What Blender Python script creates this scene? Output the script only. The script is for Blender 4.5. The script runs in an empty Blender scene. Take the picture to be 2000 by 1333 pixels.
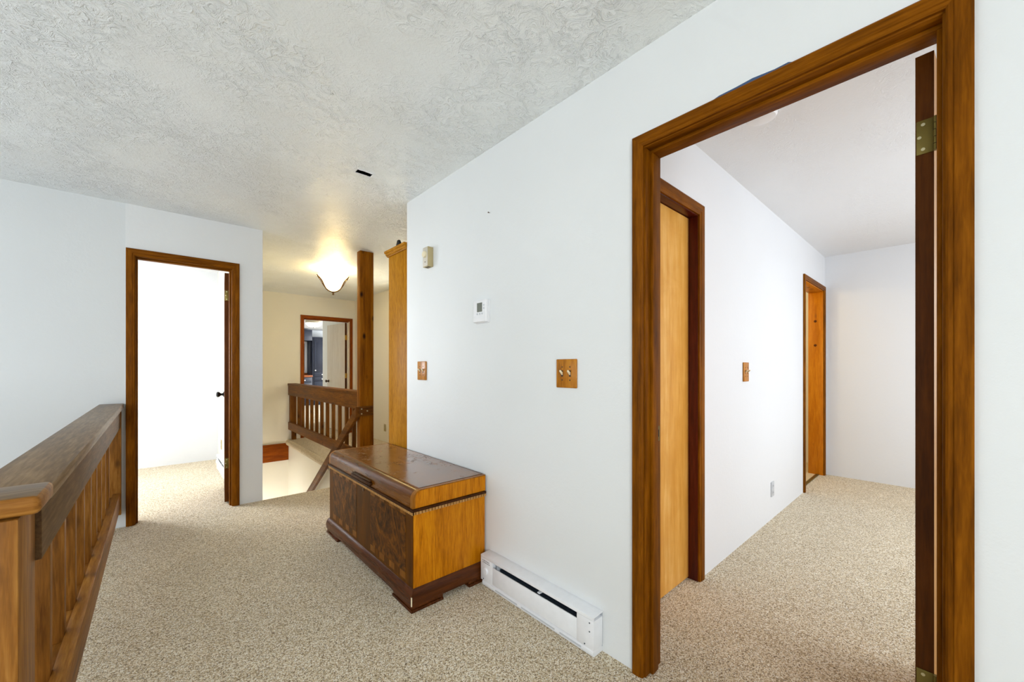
import bpy, bmesh, math, random
from mathutils import Vector, Matrix
random.seed(7)
sc = bpy.context.scene
COL = sc.collection
R = math.radians

def srgb(r, g, b):
    def l(c):
        c /= 255.0
        return c / 12.92 if c <= 0.04045 else ((c + 0.055) / 1.055) ** 2.4
    return (l(r), l(g), l(b), 1.0)

# ------------------------------------------------------------------ camera
cam = bpy.data.cameras.new('camera')
cam.sensor_width = 36.0
cam.lens = 772.0 / 2000.0 * 36.0
cam.shift_y = 52.0 / 2000.0
cam.clip_start = 0.02
cam_o = bpy.data.objects.new('camera', cam)
COL.objects.link(cam_o)
cam_o.location = (0, 0, 1.20)
cam_o.rotation_euler = (R(90), 0, -R(41.995))
sc.camera = cam_o

# ------------------------------------------------------------------ exposure, world, daylight
vs = sc.view_settings
vs.view_transform = 'Standard'
vs.look = 'None'
vs.gamma = 1.0
vs.use_curve_mapping = False
vs.exposure = 0.05
sc.cycles.diffuse_bounces = 8
sc.cycles.max_bounces = 12
sc.cycles.sample_clamp_indirect = 6.0

w = bpy.data.worlds.new('world')
sc.world = w
w.use_nodes = True
bg = w.node_tree.nodes['Background']
bg.inputs[0].default_value = (0.80, 0.90, 1.0, 1)
bg.inputs[1].default_value = 1.0

DAY = (0.93, 0.97, 1.0)
def window_light(name, loc, rot, sx, sy, watts, col=DAY):
    l = bpy.data.lights.new(name, 'AREA')
    l.shape = 'RECTANGLE'; l.size = sx; l.size_y = sy
    l.energy = watts; l.color = col
    o = bpy.data.objects.new(name, l)
    COL.objects.link(o)
    o.location = loc; o.rotation_euler = rot
    return o
# daylight standing in the real window openings built further down
window_light('daylight_hall_back', (-1.35, -2.26, 1.40), (R(94), 0, 0), 1.9, 1.6, 92)        # faces +Y
window_light('daylight_entry', (-2.46, 2.6, 1.0), (R(108), 0, -R(90)), 2.4, 2.2, 32)            # faces +X
window_light('daylight_left_room', (-2.66, 5.3, 1.5), (R(90), 0, -R(90)), 1.3, 1.3, 10)
window_light('daylight_left_room_back', (-1.90, 6.50, 1.55), (R(90), 0, R(180)), 1.25, 1.2, 225)   # faces -Y
window_light('daylight_right_room', (3.7, -1.66, 1.45), (R(68), 0, 0), 2.4, 1.4, 66)
window_light('daylight_far_room', (6.06, 11.2, 1.4), (R(90), 0, R(90)), 2.4, 1.5, 220)         # faces -X
window_light('daylight_hall_side', (2.81, 5.20, 1.5), (R(90), 0, R(90)), 0.8, 1.2, 24, (1.0, 0.93, 0.70))   # faces -X

# ------------------------------------------------------------------ materials
MATS = {}
class N:
    def __init__(s, name):
        s.m = bpy.data.materials.new(name); s.m.use_nodes = True
        s.nt = s.m.node_tree; s.b = s.nt.nodes['Principled BSDF']
        MATS[name] = s.m
    def n(s, t, **kw):
        x = s.nt.nodes.new(t)
        for k, v in kw.items():
            if k.startswith('i_'):
                k = k[2:]
                x.inputs[int(k) if k.isdigit() else k.replace('_', ' ')].default_value = v
            else:
                setattr(x, k, v)
        return x
    def l(s, a, b): s.nt.links.new(a, b)
    def ramp(s, src, stops, interp='LINEAR'):
        r = s.n('ShaderNodeValToRGB'); e = r.color_ramp.elements
        r.color_ramp.interpolation = interp
        while len(e) < len(stops): e.new(0.5)
        for i, (p, c) in enumerate(stops):
            e[i].position = p; e[i].color = c if len(c) == 4 else (*c, 1)
        s.l(src, r.inputs[0]); return r.outputs[0]
    def mix(s, fac, a, b, mode='MIX'):
        x = s.n('ShaderNodeMix', data_type='RGBA', blend_type=mode)
        for i, v in ((0, fac), (6, a), (7, b)):
            if hasattr(v, 'is_output'): s.l(v, x.inputs[i])
            elif i == 0: x.inputs[0].default_value = v
            else: x.inputs[i].default_value = v
        return x.outputs[2]
    def math(s, op, a, b=0.0):
        x = s.n('ShaderNodeMath', operation=op)
        for i, v in ((0, a), (1, b)):
            if hasattr(v, 'is_output'): s.l(v, x.inputs[i])
            else: x.inputs[i].default_value = v
        return x.outputs[0]
    def coord(s, scale=(1, 1, 1), loc=(0, 0, 0)):
        t = s.n('ShaderNodeTexCoord'); m = s.n('ShaderNodeMapping')
        m.inputs['Scale'].default_value = scale; m.inputs['Location'].default_value = loc
        s.l(t.outputs['Object'], m.inputs[0]); return m.outputs[0]
    def noise(s, vec, scale, detail=3, rough=0.5, dist=0.0, rnd=None):
        x = s.n('ShaderNodeTexNoise')
        if rnd is not None:
            x.noise_dimensions = '4D'; s.l(rnd, x.inputs['W'])
        s.l(vec, x.inputs['Vector'])
        x.inputs['Scale'].default_value = scale; x.inputs['Detail'].default_value = detail
        x.inputs['Roughness'].default_value = rough; x.inputs['Distortion'].default_value = dist
        return x.outputs[0]
    def bump(s, h, strength, dist, prev=None):
        b = s.n('ShaderNodeBump'); b.inputs['Strength'].default_value = strength
        b.inputs['Distance'].default_value = dist; s.l(h, b.inputs['Height'])
        if prev is not None: s.l(prev, b.inputs['Normal'])
        return b.outputs[0]
    def set(s, **kw):
        for k, v in kw.items():
            i = s.b.inputs[k.replace('_', ' ')]
            if hasattr(v, 'is_output'): s.l(v, i)
            else: i.default_value = v
        return s.m

def paint(name, col, rough=0.46, bump=0.25):
    a = N(name); v = a.coord()
    h1 = a.noise(v, 190, 3, 0.6); h2 = a.noise(v, 38, 3, 0.55)
    big = a.noise(v, 1.3, 3, 0.5)
    c = a.mix(a.ramp(big, [(0.3, (0, 0, 0)), (0.8, (1, 1, 1))]), col, tuple(x * 0.965 for x in col[:3]) + (1,))
    nb = a.bump(h2, bump, 0.003); nb = a.bump(h1, bump, 0.0012, nb)
    return a.set(Base_Color=c, Roughness=rough, Normal=nb, Specular_IOR_Level=0.32)

def ceiling_mat(name, col, strength=0.8, dirt_and_glints=True, rough=0.36):
    a = N(name); v = a.coord()
    warp = a.noise(v, 2.4, 3, 0.55)
    n1 = a.noise(v, 17, 4, 0.6, 2.2)
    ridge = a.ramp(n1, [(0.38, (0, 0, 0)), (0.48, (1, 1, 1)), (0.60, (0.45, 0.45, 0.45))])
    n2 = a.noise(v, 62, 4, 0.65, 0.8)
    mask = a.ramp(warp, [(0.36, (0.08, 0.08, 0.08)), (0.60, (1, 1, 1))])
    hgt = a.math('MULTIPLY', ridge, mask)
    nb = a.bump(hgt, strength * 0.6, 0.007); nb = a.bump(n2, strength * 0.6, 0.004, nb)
    c = col
    if dirt_and_glints:
        sp = a.noise(v, 34, 4, 0.7, 1.0)
        where = a.noise(v, 1.25, 3, 0.6)
        k = a.math('MULTIPLY', a.ramp(sp, [(0.685, (0, 0, 0)), (0.73, (1, 1, 1))]), a.ramp(where, [(0.52, (0, 0, 0)), (0.66, (1, 1, 1))]))
        c = a.mix(a.math('MULTIPLY', k, 0.65), col, srgb(96, 88, 70))
        stain = a.ramp(a.noise(v, 2.2, 4, 0.6), [(0.42, (0, 0, 0)), (0.75, (1, 1, 1))])
        c = a.mix(a.math('MULTIPLY', stain, 0.16), c, srgb(200, 196, 184))
    if dirt_and_glints:
        c = a.mix(a.math('MULTIPLY', hgt, 0.8), a.mix(1.0, c, (0.90, 0.90, 0.88, 1), 'MULTIPLY'), c)  # ridges kept lighter than recesses, glints painted into the colour
    return a.set(Base_Color=c, Roughness=rough, Normal=nb, Specular_IOR_Level=0.38)

def carpet(name, tones, blotch=0.22):
    a = N(name); v = a.coord()
    vo = a.n('ShaderNodeTexVoronoi', feature='F1'); vo.inputs['Scale'].default_value = 260
    wv = a.n('ShaderNodeTexNoise'); wv.inputs['Scale'].default_value = 90; a.l(v, wv.inputs[0])
    ad = a.n('ShaderNodeVectorMath', operation='MULTIPLY_ADD')
    a.l(wv.outputs['Color'], ad.inputs[0]); ad.inputs[1].default_value = (0.007, 0.007, 0.0); a.l(v, ad.inputs[2])
    a.l(ad.outputs[0], vo.inputs['Vector'])
    sx = a.n('ShaderNodeSeparateColor'); a.l(vo.outputs['Color'], sx.inputs[0])
    fine = a.noise(v, 480, 2, 0.6)
    t = a.math('ADD', a.math('MULTIPLY', sx.outputs[0], 0.72), a.math('MULTIPLY', fine, 0.30))
    c = a.ramp(t, [(0.10, tones[0]), (0.34, tones[1]), (0.60, tones[2]), (0.88, tones[3])])
    bl = a.ramp(a.noise(v, 2.6, 4, 0.6), [(0.30, (0, 0, 0)), (0.72, (1, 1, 1))])
    c = a.mix(a.math('MULTIPLY', bl, blotch), c, (0.55, 0.52, 0.48, 1), 'MULTIPLY')
    hh = a.math('SUBTRACT', 1.0, a.math('MULTIPLY', vo.outputs['Distance'], 1.0))
    nb = a.bump(a.noise(v, 7, 3, 0.6), 0.25, 0.02)
    nb = a.bump(hh, 0.7, 0.005, nb); nb = a.bump(fine, 0.5, 0.002, nb)
    a.b.inputs['Sheen Weight'].default_value = 0.15
    return a.set(Base_Color=c, Roughness=0.95, Normal=nb, Specular_IOR_Level=0.1)

def wood(name, dark, mid, light, axis='z', scale=1.0, rough=0.35, coat=0.25, knots=0.0, mottle=0.25, bump=0.12, streak=0.45, spec=0.12):
    a = N(name)
    along, across = 0.7 * scale, 9.0 * scale
    s = {'x': (along, across, across), 'y': (across, along, across), 'z': (across, across, along)}[axis]
    v = a.coord(s); vw = a.coord()
    oi = a.n('ShaderNodeObjectInfo'); rnd = a.math('MULTIPLY', oi.outputs['Random'], 40.0)
    n1 = a.noise(v, 1.6, 5, 0.6, 0.9, rnd)
    n2 = a.noise(v, 11.0, 3, 0.65, 0.3, rnd)
    t = a.math('ADD', a.math('MULTIPLY', n1, 1.0 - streak), a.math('MULTIPLY', n2, streak))
    c = a.ramp(t, [(0.33, dark), (0.5, mid), (0.66, light)])
    if mottle:
        bl = a.ramp(a.noise(vw, 5.0, 4, 0.6, 0.5, rnd), [(0.35, (0, 0, 0)), (0.7, (1, 1, 1))])
        c = a.mix(a.math('MULTIPLY', bl, mottle), c, dark)
    if knots:
        s2 = {'x': (4.6, 9, 9), 'y': (9, 4.6, 9), 'z': (9, 9, 4.6)}[axis]
        vo = a.n('ShaderNodeTexVoronoi', feature='F1')
        cx = a.n('ShaderNodeCombineXYZ'); av = a.n('ShaderNodeVectorMath', operation='ADD')
        for q in range(3): a.l(rnd, cx.inputs[q])
        a.l(a.coord(s2), av.inputs[0]); a.l(cx.outputs[0], av.inputs[1])
        a.l(av.outputs[0], vo.inputs['Vector']); vo.inputs['Scale'].default_value = 1.0
        k = a.ramp(vo.outputs['Distance'], [(0.07, (1, 1, 1)), (0.20, (0, 0, 0))])
        c = a.mix(a.math('MULTIPLY', k, knots), c, srgb(34, 16, 8))
    nb = a.bump(n2, bump, 0.002)
    rg = a.math('ADD', rough - 0.08, a.math('MULTIPLY', n1, 0.16))
    a.b.inputs['Coat Weight'].default_value = coat; a.b.inputs['Coat Roughness'].default_value = 0.2
    return a.set(Base_Color=c, Roughness=rg, Normal=nb, Specular_IOR_Level=spec)

def plain(name, col, rough=0.4, metal=0.0, emit=None, strength=0.0, coat=0.0):
    a = N(name)
    v = a.coord(); c = a.mix(a.noise(v, 30, 3), col, tuple(x * 0.9 for x in col[:3]) + (1,))
    if emit:
        a.b.inputs['Emission Color'].default_value = emit; a.b.inputs['Emission Strength'].default_value = strength
    a.b.inputs['Coat Weight'].default_value = coat
    return a.set(Base_Color=c, Roughness=rough, Metallic=metal)

wall_m = paint('wall_paint', srgb(226, 229, 230))
wall_r = paint('wall_paint_rooms', srgb(222, 224, 228))
wall_g = paint('wall_tone_left', srgb(218, 222, 223))  # slightly darker tone for the section left of the seam
wall_w = paint('wall_paint_lamp_tint', srgb(234, 230, 218))  # same white walls with the lamp's warmth put into the colour
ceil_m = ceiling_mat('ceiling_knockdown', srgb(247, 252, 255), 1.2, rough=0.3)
ceil_s = ceiling_mat('ceiling_room', srgb(226, 227, 230), 0.5, False, 0.5)
carpet_m = carpet('carpet_hall', [srgb(84, 66, 42), srgb(192, 169, 131), srgb(230, 214, 182), srgb(255, 251, 240)])
carpet_r = carpet_m
vinyl_m = plain('vinyl_floor', srgb(214, 196, 160), 0.35)

def W3(name, d, m, l, **kw):
    return {ax: wood(name + '_' + ax, srgb(*d), srgb(*m), srgb(*l), axis=ax, **kw) for ax in 'xyz'}
TRIM = W3('stained_trim', (70, 36, 2), (120, 68, 5), (152, 92, 14), rough=0.45, coat=0.0, mottle=0.3, spec=0.05)
FRAIL = W3('brown_rail', (66, 36, 8), (112, 66, 16), (144, 92, 32), rough=0.5, coat=0.05, knots=0.6, bump=0.3)
TRIMF = W3('red_stained_trim', (92, 40, 3), (140, 66, 6), (166, 88, 16), rough=0.42, coat=0.0)
RAIL = W3('rough_cedar', (86, 50, 14), (142, 92, 34), (178, 126, 58), rough=0.5, coat=0.1, knots=0.5, bump=0.3)
CAPW = W3('weathered_cap', (78, 58, 36), (122, 96, 64), (156, 130, 96), rough=0.42, coat=0.2, knots=0.3, bump=0.35)
AGED = W3('aged_rail', (70, 50, 30), (108, 80, 50), (138, 108, 74), rough=0.5, coat=0.05, knots=0.3, bump=0.4)
POST = W3('knotty_post', (94, 49, 3), (140, 82, 8), (164, 106, 22), rough=0.5, coat=0.0, spec=0.08, knots=0.95, bump=0.2, streak=0.3)
OAK = W3('golden_oak', (116, 70, 4), (164, 108, 16), (192, 136, 38), rough=0.45, coat=0.0, streak=0.65, spec=0.05, scale=2.4, mottle=0.12)
BIRCH = W3('birch_door', (196, 134, 46), (220, 164, 80), (236, 190, 114), rough=0.45, coat=0.05, scale=0.45, mottle=0.55)
BLOND = W3('blond_door', (212, 196, 168), (226, 212, 188), (236, 226, 206), rough=0.45, scale=0.8, mottle=0.1)
EDGE = W3('door_edge', (60, 28, 2), (92, 48, 4), (112, 62, 8), rough=0.5, coat=0.0)
ORANGE = W3('orange_jamb', (156, 82, 4), (190, 112, 10), (210, 134, 24), rough=0.4, knots=0.8)
SIDEW = W3('chest_side', (130, 72, 2), (192, 116, 8), (216, 144, 22), rough=0.3, coat=0.06, spec=0.1, scale=1.8, mottle=0.15)
BASEW = W3('chest_base', (44, 20, 6), (80, 40, 14), (106, 56, 20), rough=0.28, coat=0.15)
LIDW = W3('chest_lid', (66, 34, 4), (104, 58, 10), (134, 82, 20), rough=0.26, coat=0.3, scale=0.9, mottle=0.45)
FRONT = W3('chest_front', (52, 27, 2), (88, 49, 5), (114, 68, 12), rough=0.35, coat=0.05, spec=0.06, mottle=0.3)
INLAY = W3('front_inlay', (92, 52, 6), (120, 72, 12), (142, 90, 22), rough=0.35, coat=0.05)
BAND = W3('inlay_band', (112, 64, 8), (146, 90, 18), (170, 112, 34), rough=0.3, coat=0.15)
PLATE = W3('oak_plate', (108, 58, 4), (178, 112, 20), (202, 138, 40), rough=0.35, scale=2.6, mottle=0.1)
COUNTER = W3('wood_counter', (110, 54, 20), (150, 80, 34), (172, 100, 48))
def burl():
    a = N('walnut_burl'); v = a.coord((1, 1.0, 0.75))
    n1 = a.noise(v, 7.5, 6, 0.62, 3.2); n2 = a.noise(v, 42, 4, 0.6, 1.4)
    t = a.math('ADD', a.math('MULTIPLY', n1, 0.75), a.math('MULTIPLY', n2, 0.25))
    c = a.ramp(t, [(0.36, srgb(34, 16, 2)), (0.47, srgb(72, 38, 5)), (0.56, srgb(104, 60, 10)), (0.68, srgb(138, 86, 22))])
    a.b.inputs['Coat Weight'].default_value = 0.06; a.b.inputs['Coat Roughness'].default_value = 0.15
    return a.set(Base_Color=c, Roughness=0.35, Specular_IOR_Level=0.08)
burl_m = burl()
def lidtop():
    a = N('chest_lid_top'); v = a.coord((9, 0.9, 9)); vw = a.coord()
    n1 = a.noise(v, 1.6, 5, 0.6, 1.4); n2 = a.noise(vw, 11, 5, 0.65, 1.0)
    t = a.math('ADD', a.math('MULTIPLY', n1, 0.6), a.math('MULTIPLY', n2, 0.4))
    c = a.ramp(t, [(0.34, srgb(60, 30, 2)), (0.5, srgb(112, 64, 6)), (0.66, srgb(148, 92, 20))])
    sc_ = a.ramp(a.noise(vw, 26, 5, 0.75, 1.2), [(0.52, (0, 0, 0)), (0.62, (1, 1, 1))])
    wh = a.ramp(a.noise(vw, 4.2, 3, 0.6), [(0.46, (0, 0, 0)), (0.60, (1, 1, 1))])
    k = a.math('MULTIPLY', sc_, wh)
    c = a.mix(a.math('MULTIPLY', k, 0.55), c, srgb(48, 30, 20))
    a.l(a.math('ADD', 0.16, a.math('MULTIPLY', k, 0.4)), a.b.inputs['Coat Roughness'])
    a.b.inputs['Coat Weight'].default_value = 0.45
    return a.set(Base_Color=c, Roughness=a.math('ADD', 0.22, a.math('MULTIPLY', k, 0.35)))
lidtop_m = lidtop()
white_en = plain('white_enamel', srgb(240, 242, 246), 0.35)
white_pl = plain('white_plastic', srgb(238, 239, 242), 0.4)
grey_en = plain('grey_enamel', srgb(196, 200, 206), 0.4)
almond = plain('almond_plastic', srgb(182, 166, 122), 0.5)
putty = plain('putty_plastic', srgb(206, 200, 186), 0.45)
ivory = plain('ivory_plastic', srgb(238, 226, 192), 0.4)
dark_m = plain('dark_void', srgb(14, 15, 16), 0.8)
fin_m = plain('heater_fins', srgb(70, 82, 96), 0.45, 0.6)
lcd_m = plain('lcd', srgb(104, 108, 96), 0.3)
brass_m = plain('aged_brass', srgb(122, 106, 52), 0.42, 0.8)
gold_m = plain('bright_brass', srgb(226, 178, 70), 0.3, 0.9)
screw_m = plain('screw', srgb(206, 196, 160), 0.3, 0.8)
black_m = plain('black_iron', srgb(28, 26, 26), 0.35, 0.5)
bronze_m = plain('bronze', srgb(84, 60, 38), 0.4, 0.6)
canopy_m = plain('brushed_canopy', srgb(190, 176, 150), 0.35, 0.6)
navy_m = plain('navy_paint', srgb(24, 31, 50), 0.4)
mirror_m = plain('mirror_dark', srgb(10, 12, 20), 0.25)
knobw_m = plain('white_knob', srgb(235, 235, 235), 0.3)
darkhandle = W3('dark_handle', (34, 16, 3), (62, 32, 8), (86, 48, 14), rough=0.4, coat=0.05, spec=0.1)
BEAD = W3('bead_trim', (140, 96, 44), (178, 132, 72), (206, 164, 104), rough=0.35)
bowl_m = plain('lamp_bowl', srgb(255, 246, 226), 0.4, emit=srgb(255, 224, 152), strength=16.0)
bowl2_m = plain('lamp_bowl_far', srgb(255, 250, 240), 0.4, emit=srgb(255, 244, 226), strength=1.6)

# ------------------------------------------------------------------ mesh helpers
class MB:
    def __init__(s): s.v = []; s.f = []; s.mi = []
    def add(s, vs, fs, m=0):
        o = len(s.v); s.v += [tuple(p) for p in vs]
        for f in fs: s.f.append([o + i for i in f]); s.mi.append(m)
        return s
    def box(s, x0, x1, y0, y1, z0, z1, m=0):
        x0, x1 = sorted((x0, x1)); y0, y1 = sorted((y0, y1)); z0, z1 = sorted((z0, z1))
        v = [(x0, y0, z0), (x1, y0, z0), (x1, y1, z0), (x0, y1, z0), (x0, y0, z1), (x1, y0, z1), (x1, y1, z1), (x0, y1, z1)]
        return s.add(v, [(0, 3, 2, 1), (4, 5, 6, 7), (0, 1, 5, 4), (1, 2, 6, 5), (2, 3, 7, 6), (3, 0, 4, 7)], m)
    def prism(s, poly, axis, a0, a1, m=0):
        n = len(poly)
        def P(p, a):
            return {'x': (a, p[0], p[1]), 'y': (p[0], a, p[1]), 'z': (p[0], p[1], a)}[axis]
        v = [P(p, a0) for p in poly] + [P(p, a1) for p in poly]
        f = [(i, (i + 1) % n, n + (i + 1) % n, n + i) for i in range(n)] + [tuple(range(n - 1, -1, -1)), tuple(range(n, 2 * n))]
        return s.add(v, f, m)
    def loft(s, a, b, m=0):
        n = len(a)
        return s.add(list(a) + list(b), [(i, (i + 1) % n, n + (i + 1) % n, n + i) for i in range(n)] + [tuple(range(n - 1, -1, -1)), tuple(range(n, 2 * n))], m)
    def lathe(s, prof, c=(0, 0, 0), n=24, axis='z', m=0, closed=False):
        v = []
        for r, h in prof:
            for i in range(n):
                t = 2 * math.pi * i / n; a, b = r * math.cos(t), r * math.sin(t)
                p = {'z': (a, b, h), 'x': (h, a, b), 'y': (a, h, b)}[axis]
                v.append((c[0] + p[0], c[1] + p[1], c[2] + p[2]))
        f = []
        k = len(prof)
        for j in range(k if closed else k - 1):
            j2 = (j + 1) % k
            for i in range(n):
                f.append((j * n + i, j * n + (i + 1) % n, j2 * n + (i + 1) % n, j2 * n + i))
        if not closed:
            f.append(tuple(range(n - 1, -1, -1))); f.append(tuple(range((k - 1) * n, k * n)))
        return s.add(v, f, m)
    def cyl(s, c, r, h0, h1, n=16, axis='z', m=0): return s.lathe([(r, h0), (r, h1)], c, n, axis, m)
    def tube(s, pts, r, n=8, m=0):
        pts = [Vector(p) for p in pts]; rings = []
        for i, p in enumerate(pts):
            d = (pts[min(i + 1, len(pts) - 1)] - pts[max(i - 1, 0)]).normalized()
            u = d.cross(Vector((0, 0, 1)))
            if u.length < 1e-3: u = Vector((1, 0, 0))
            u.normalize(); q = d.cross(u)
            rings.append([p + u * r * math.cos(2 * math.pi * k / n) + q * r * math.sin(2 * math.pi * k / n) for k in range(n)])
        v = [x for rg in rings for x in rg]; f = []
        for j in range(len(rings) - 1):
            for k in range(n): f.append((j * n + k, j * n + (k + 1) % n, (j + 1) * n + (k + 1) % n, (j + 1) * n + k))
        f.append(tuple(range(n - 1, -1, -1))); f.append(tuple(range((len(rings) - 1) * n, len(rings) * n)))
        return s.add(v, f, m)

LOCAL = set()
def root(o):
    while o.parent: o = o.parent
    return o
def make(name, mb, mat, parent=None, bevel=0.0, smooth=False, seg=2, origin=True):
    if parent is not None:
        r = root(parent)
        base = Vector((0, 0, 0)) if r.name in LOCAL else r.location.copy()
    elif origin:
        xs = [p[0] for p in mb.v]; ys = [p[1] for p in mb.v]; zs = [p[2] for p in mb.v]
        base = Vector(((min(xs) + max(xs)) / 2, (min(ys) + max(ys)) / 2, min(zs)))
    else:
        base = Vector((0, 0, 0))
    me = bpy.data.meshes.new(name)
    me.from_pydata([tuple(Vector(p) - base) for p in mb.v], [], mb.f)
    mats = mat if isinstance(mat, (list, tuple)) else [mat]
    for x in mats: me.materials.append(x)
    for p, i in zip(me.polygons, mb.mi): p.material_index = i
    bm = bmesh.new(); bm.from_mesh(me)
    bmesh.ops.recalc_face_normals(bm, faces=bm.faces)
    if bevel > 0:
        es = [e for e in bm.edges if len(e.link_faces) == 2 and e.calc_face_angle(0) > R(28)]
        bmesh.ops.bevel(bm, geom=es, offset=bevel, segments=seg, profile=0.5, affect='EDGES', clamp_overlap=True)
    bm.to_mesh(me); bm.free()
    if smooth or bevel > 0:
        for p in me.polygons: p.use_smooth = True
        me.set_sharp_from_angle(angle=R(32))
    o = bpy.data.objects.new(name, me); COL.objects.link(o)
    if parent is not None: o.parent = parent
    else: o.location = base
    return o
def empty(name, loc, rz=0.0, local=False):
    o = bpy.data.objects.new(name, None); COL.objects.link(o)
    o.empty_display_size = 0.1
    o.location = loc; o.rotation_euler = (0, 0, rz)
    if local: LOCAL.add(o.name)
    return o
def tag(o, label, cat, group=None, kind=None):
    o['label'] = label; o['category'] = cat
    if group: o['group'] = group
    if kind: o['kind'] = kind
    return o
def struct(name, mb, mat, label, cat, **kw):
    o = make(name, mb, mat, None, origin=False, **kw)
    return tag(o, label, cat, kind='structure')
def dup(o, parent, off=(0, 0, 0)):
    c = o.copy(); COL.objects.link(c); c.parent = parent
    c.location = Vector(o.location) + Vector(off)
    return c
def copy_tree(o, parent=None):
    c = o.copy(); COL.objects.link(c); c.parent = parent
    for ch in list(o.children): copy_tree(ch, c)
    return c

# ------------------------------------------------------------------ the shell
CZ = 2.44; LOW = -2.6
XW = 1.404; XW2 = 1.519            # thermostat wall
YD = 4.163; YD2 = 4.278            # wall with the left doorway
YF = 7.42; YF2 = 7.535             # far hall wall
XR = 2.75                          # right wall of the far hall
YC = 0.95; YC2 = 1.065             # closet wall of the right room
XE = 5.59                          # end wall of the right room

def wall_y(mb, x0, x1, y0, y1, z0, z1, holes=()):
    """wall running along Y with rectangular holes (ya, yb, za, zb)"""
    y = y0
    for (a, b, c, d) in sorted(holes):
        if a > y: mb.box(x0, x1, y, a, z0, z1)
        if c > z0: mb.box(x0, x1, a, b, z0, c)
        if d < z1: mb.box(x0, x1, a, b, d, z1)
        y = b
    if y < y1: mb.box(x0, x1, y, y1, z0, z1)
    return mb
def wall_x(mb, y0, y1, x0, x1, z0, z1, holes=()):
    x = x0
    for (a, b, c, d) in sorted(holes):
        if a > x: mb.box(x, a, y0, y1, z0, z1)
        if c > z0: mb.box(a, b, y0, y1, z0, c)
        if d < z1: mb.box(a, b, y0, y1, d, z1)
        x = b
    if x < x1: mb.box(x, x1, y0, y1, z0, z1)
    return mb

J = 0.02
struct('wall_right', wall_y(MB(), XW, XW2, -2.2, 2.741, -0.3, CZ, [(0.014 - J, 0.789 + J, -0.29, 2.05 + J)]), wall_m, 'white hall wall with thermostats, switch plates and the right doorway', 'wall')
struct('wall_return', MB().box(XW2, XR, 2.626, 2.741, -0.3, CZ), wall_w, 'short wall behind the oak cabinet', 'wall')
struct('wall_front', wall_x(MB(), YD, YD2, -0.172, 0.715, LOW, CZ, [(-0.115 - J, 0.485 + J, -0.29, 2.05 + J)]), wall_m, 'white wall around the left doorway', 'wall')
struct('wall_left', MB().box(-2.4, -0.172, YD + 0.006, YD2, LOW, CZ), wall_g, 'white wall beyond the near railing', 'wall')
struct('wall_stair_left', wall_y(MB(), 0.6, 0.715, YD2, YF, LOW, CZ), wall_w, 'white corner wall beside the stairwell', 'wall')
struct('wall_entry', wall_y(MB(), -2.515, -2.4, -2.2, YD2, LOW, CZ, [(1.4, 3.8, -0.1, 2.1)]), wall_m, 'white entry wall with a tall window', 'wall')
struct('wall_back', wall_x(MB(), -2.315, -2.2, -2.515, XW2, LOW, CZ, [(-2.3, -0.4, 0.6, 2.2)]), wall_m, 'white wall with a wide window behind the viewer', 'wall')
struct('wall_far', wall_x(MB(), YF, YF2, 0.6, XR + 0.115, LOW, CZ, [(1.885 - J, 2.645 + J, -0.29, 2.045 + J)]), wall_w, 'far hall wall tinted with lamp warmth, with the distant doorway', 'wall')
struct('wall_hall_right', wall_y(MB(), XR, XR + 0.115, 2.741, 9.34, -0.3, CZ, [(4.78, 5.62, 0.9, 2.1)]), wall_w, 'lamp-tinted right wall of the far hall', 'wall')
struct('wall_stair_right', MB().box(1.643, 1.70, YD, YF, LOW, -0.02), wall_w, 'white stairwell wall under the carpeted ledge', 'wall')
struct('wall_stair_near', MB().box(0.715, 1.643, YD - 0.1, YD - 0.002, LOW, -0.30), wall_w, 'stairwell wall below the landing', 'wall')
# right room
struct('wall_closet', wall_x(MB(), YC, YC2, XW2, XE, -0.3, CZ, [(1.64 - J, 2.25 + J, -0.29, 2.05 + J), (4.665 - J, 5.50 + J, -0.29, 2.045 + J)]), wall_r, 'white closet wall inside the right room', 'wall')
struct('wall_room_end', MB().box(XE, XE + 0.115, -1.7, YC2, -0.3, CZ), wall_r, 'white end wall of the right room', 'wall')
struct('wall_room_window', wall_x(MB(), -1.715, -1.6, XW2, XE, -0.3, CZ, [(2.5, 4.9, 0.75, 2.15)]), wall_r, 'white window wall of the right room', 'wall')
struct('wall_closet_back', MB().box(XW2, 3.4, 2.50, 2.62, -0.3, CZ).box(3.3, 3.4, YC2, 2.5, -0.3, CZ), wall_m, 'inside of the closet', 'wall')
struct('wall_bath', MB().box(4.2, 4.3, YC2, 3.0, -0.3, CZ).box(6.1, 6.2, YC2, 3.0, -0.3, CZ).box(4.2, 6.2, 3.0, 3.1, -0.3, CZ).box(XE, 6.2, YC, YC2, -0.3, CZ), wall_w, 'walls of the small room past the orange doorway', 'wall')
# left room
struct('wall_left_room_back', wall_x(MB(), 6.43, 6.54, -2.7, 0.715, -0.3, CZ, [(-2.55, -1.25, 0.95, 2.15)]), wall_r, 'bright white back wall of the left room', 'wall')
struct('wall_left_room_window', wall_y(MB(), -2.715, -2.6, YD2, 6.54, -0.3, CZ, [(4.65, 5.95, 0.85, 2.15)]), wall_r, 'window wall of the left room', 'wall')
struct('wall_left_room_front', MB().box(-2.7, -2.4, YD, YD2, -0.3, CZ), wall_m, 'front wall stub of the left room', 'wall')
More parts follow.
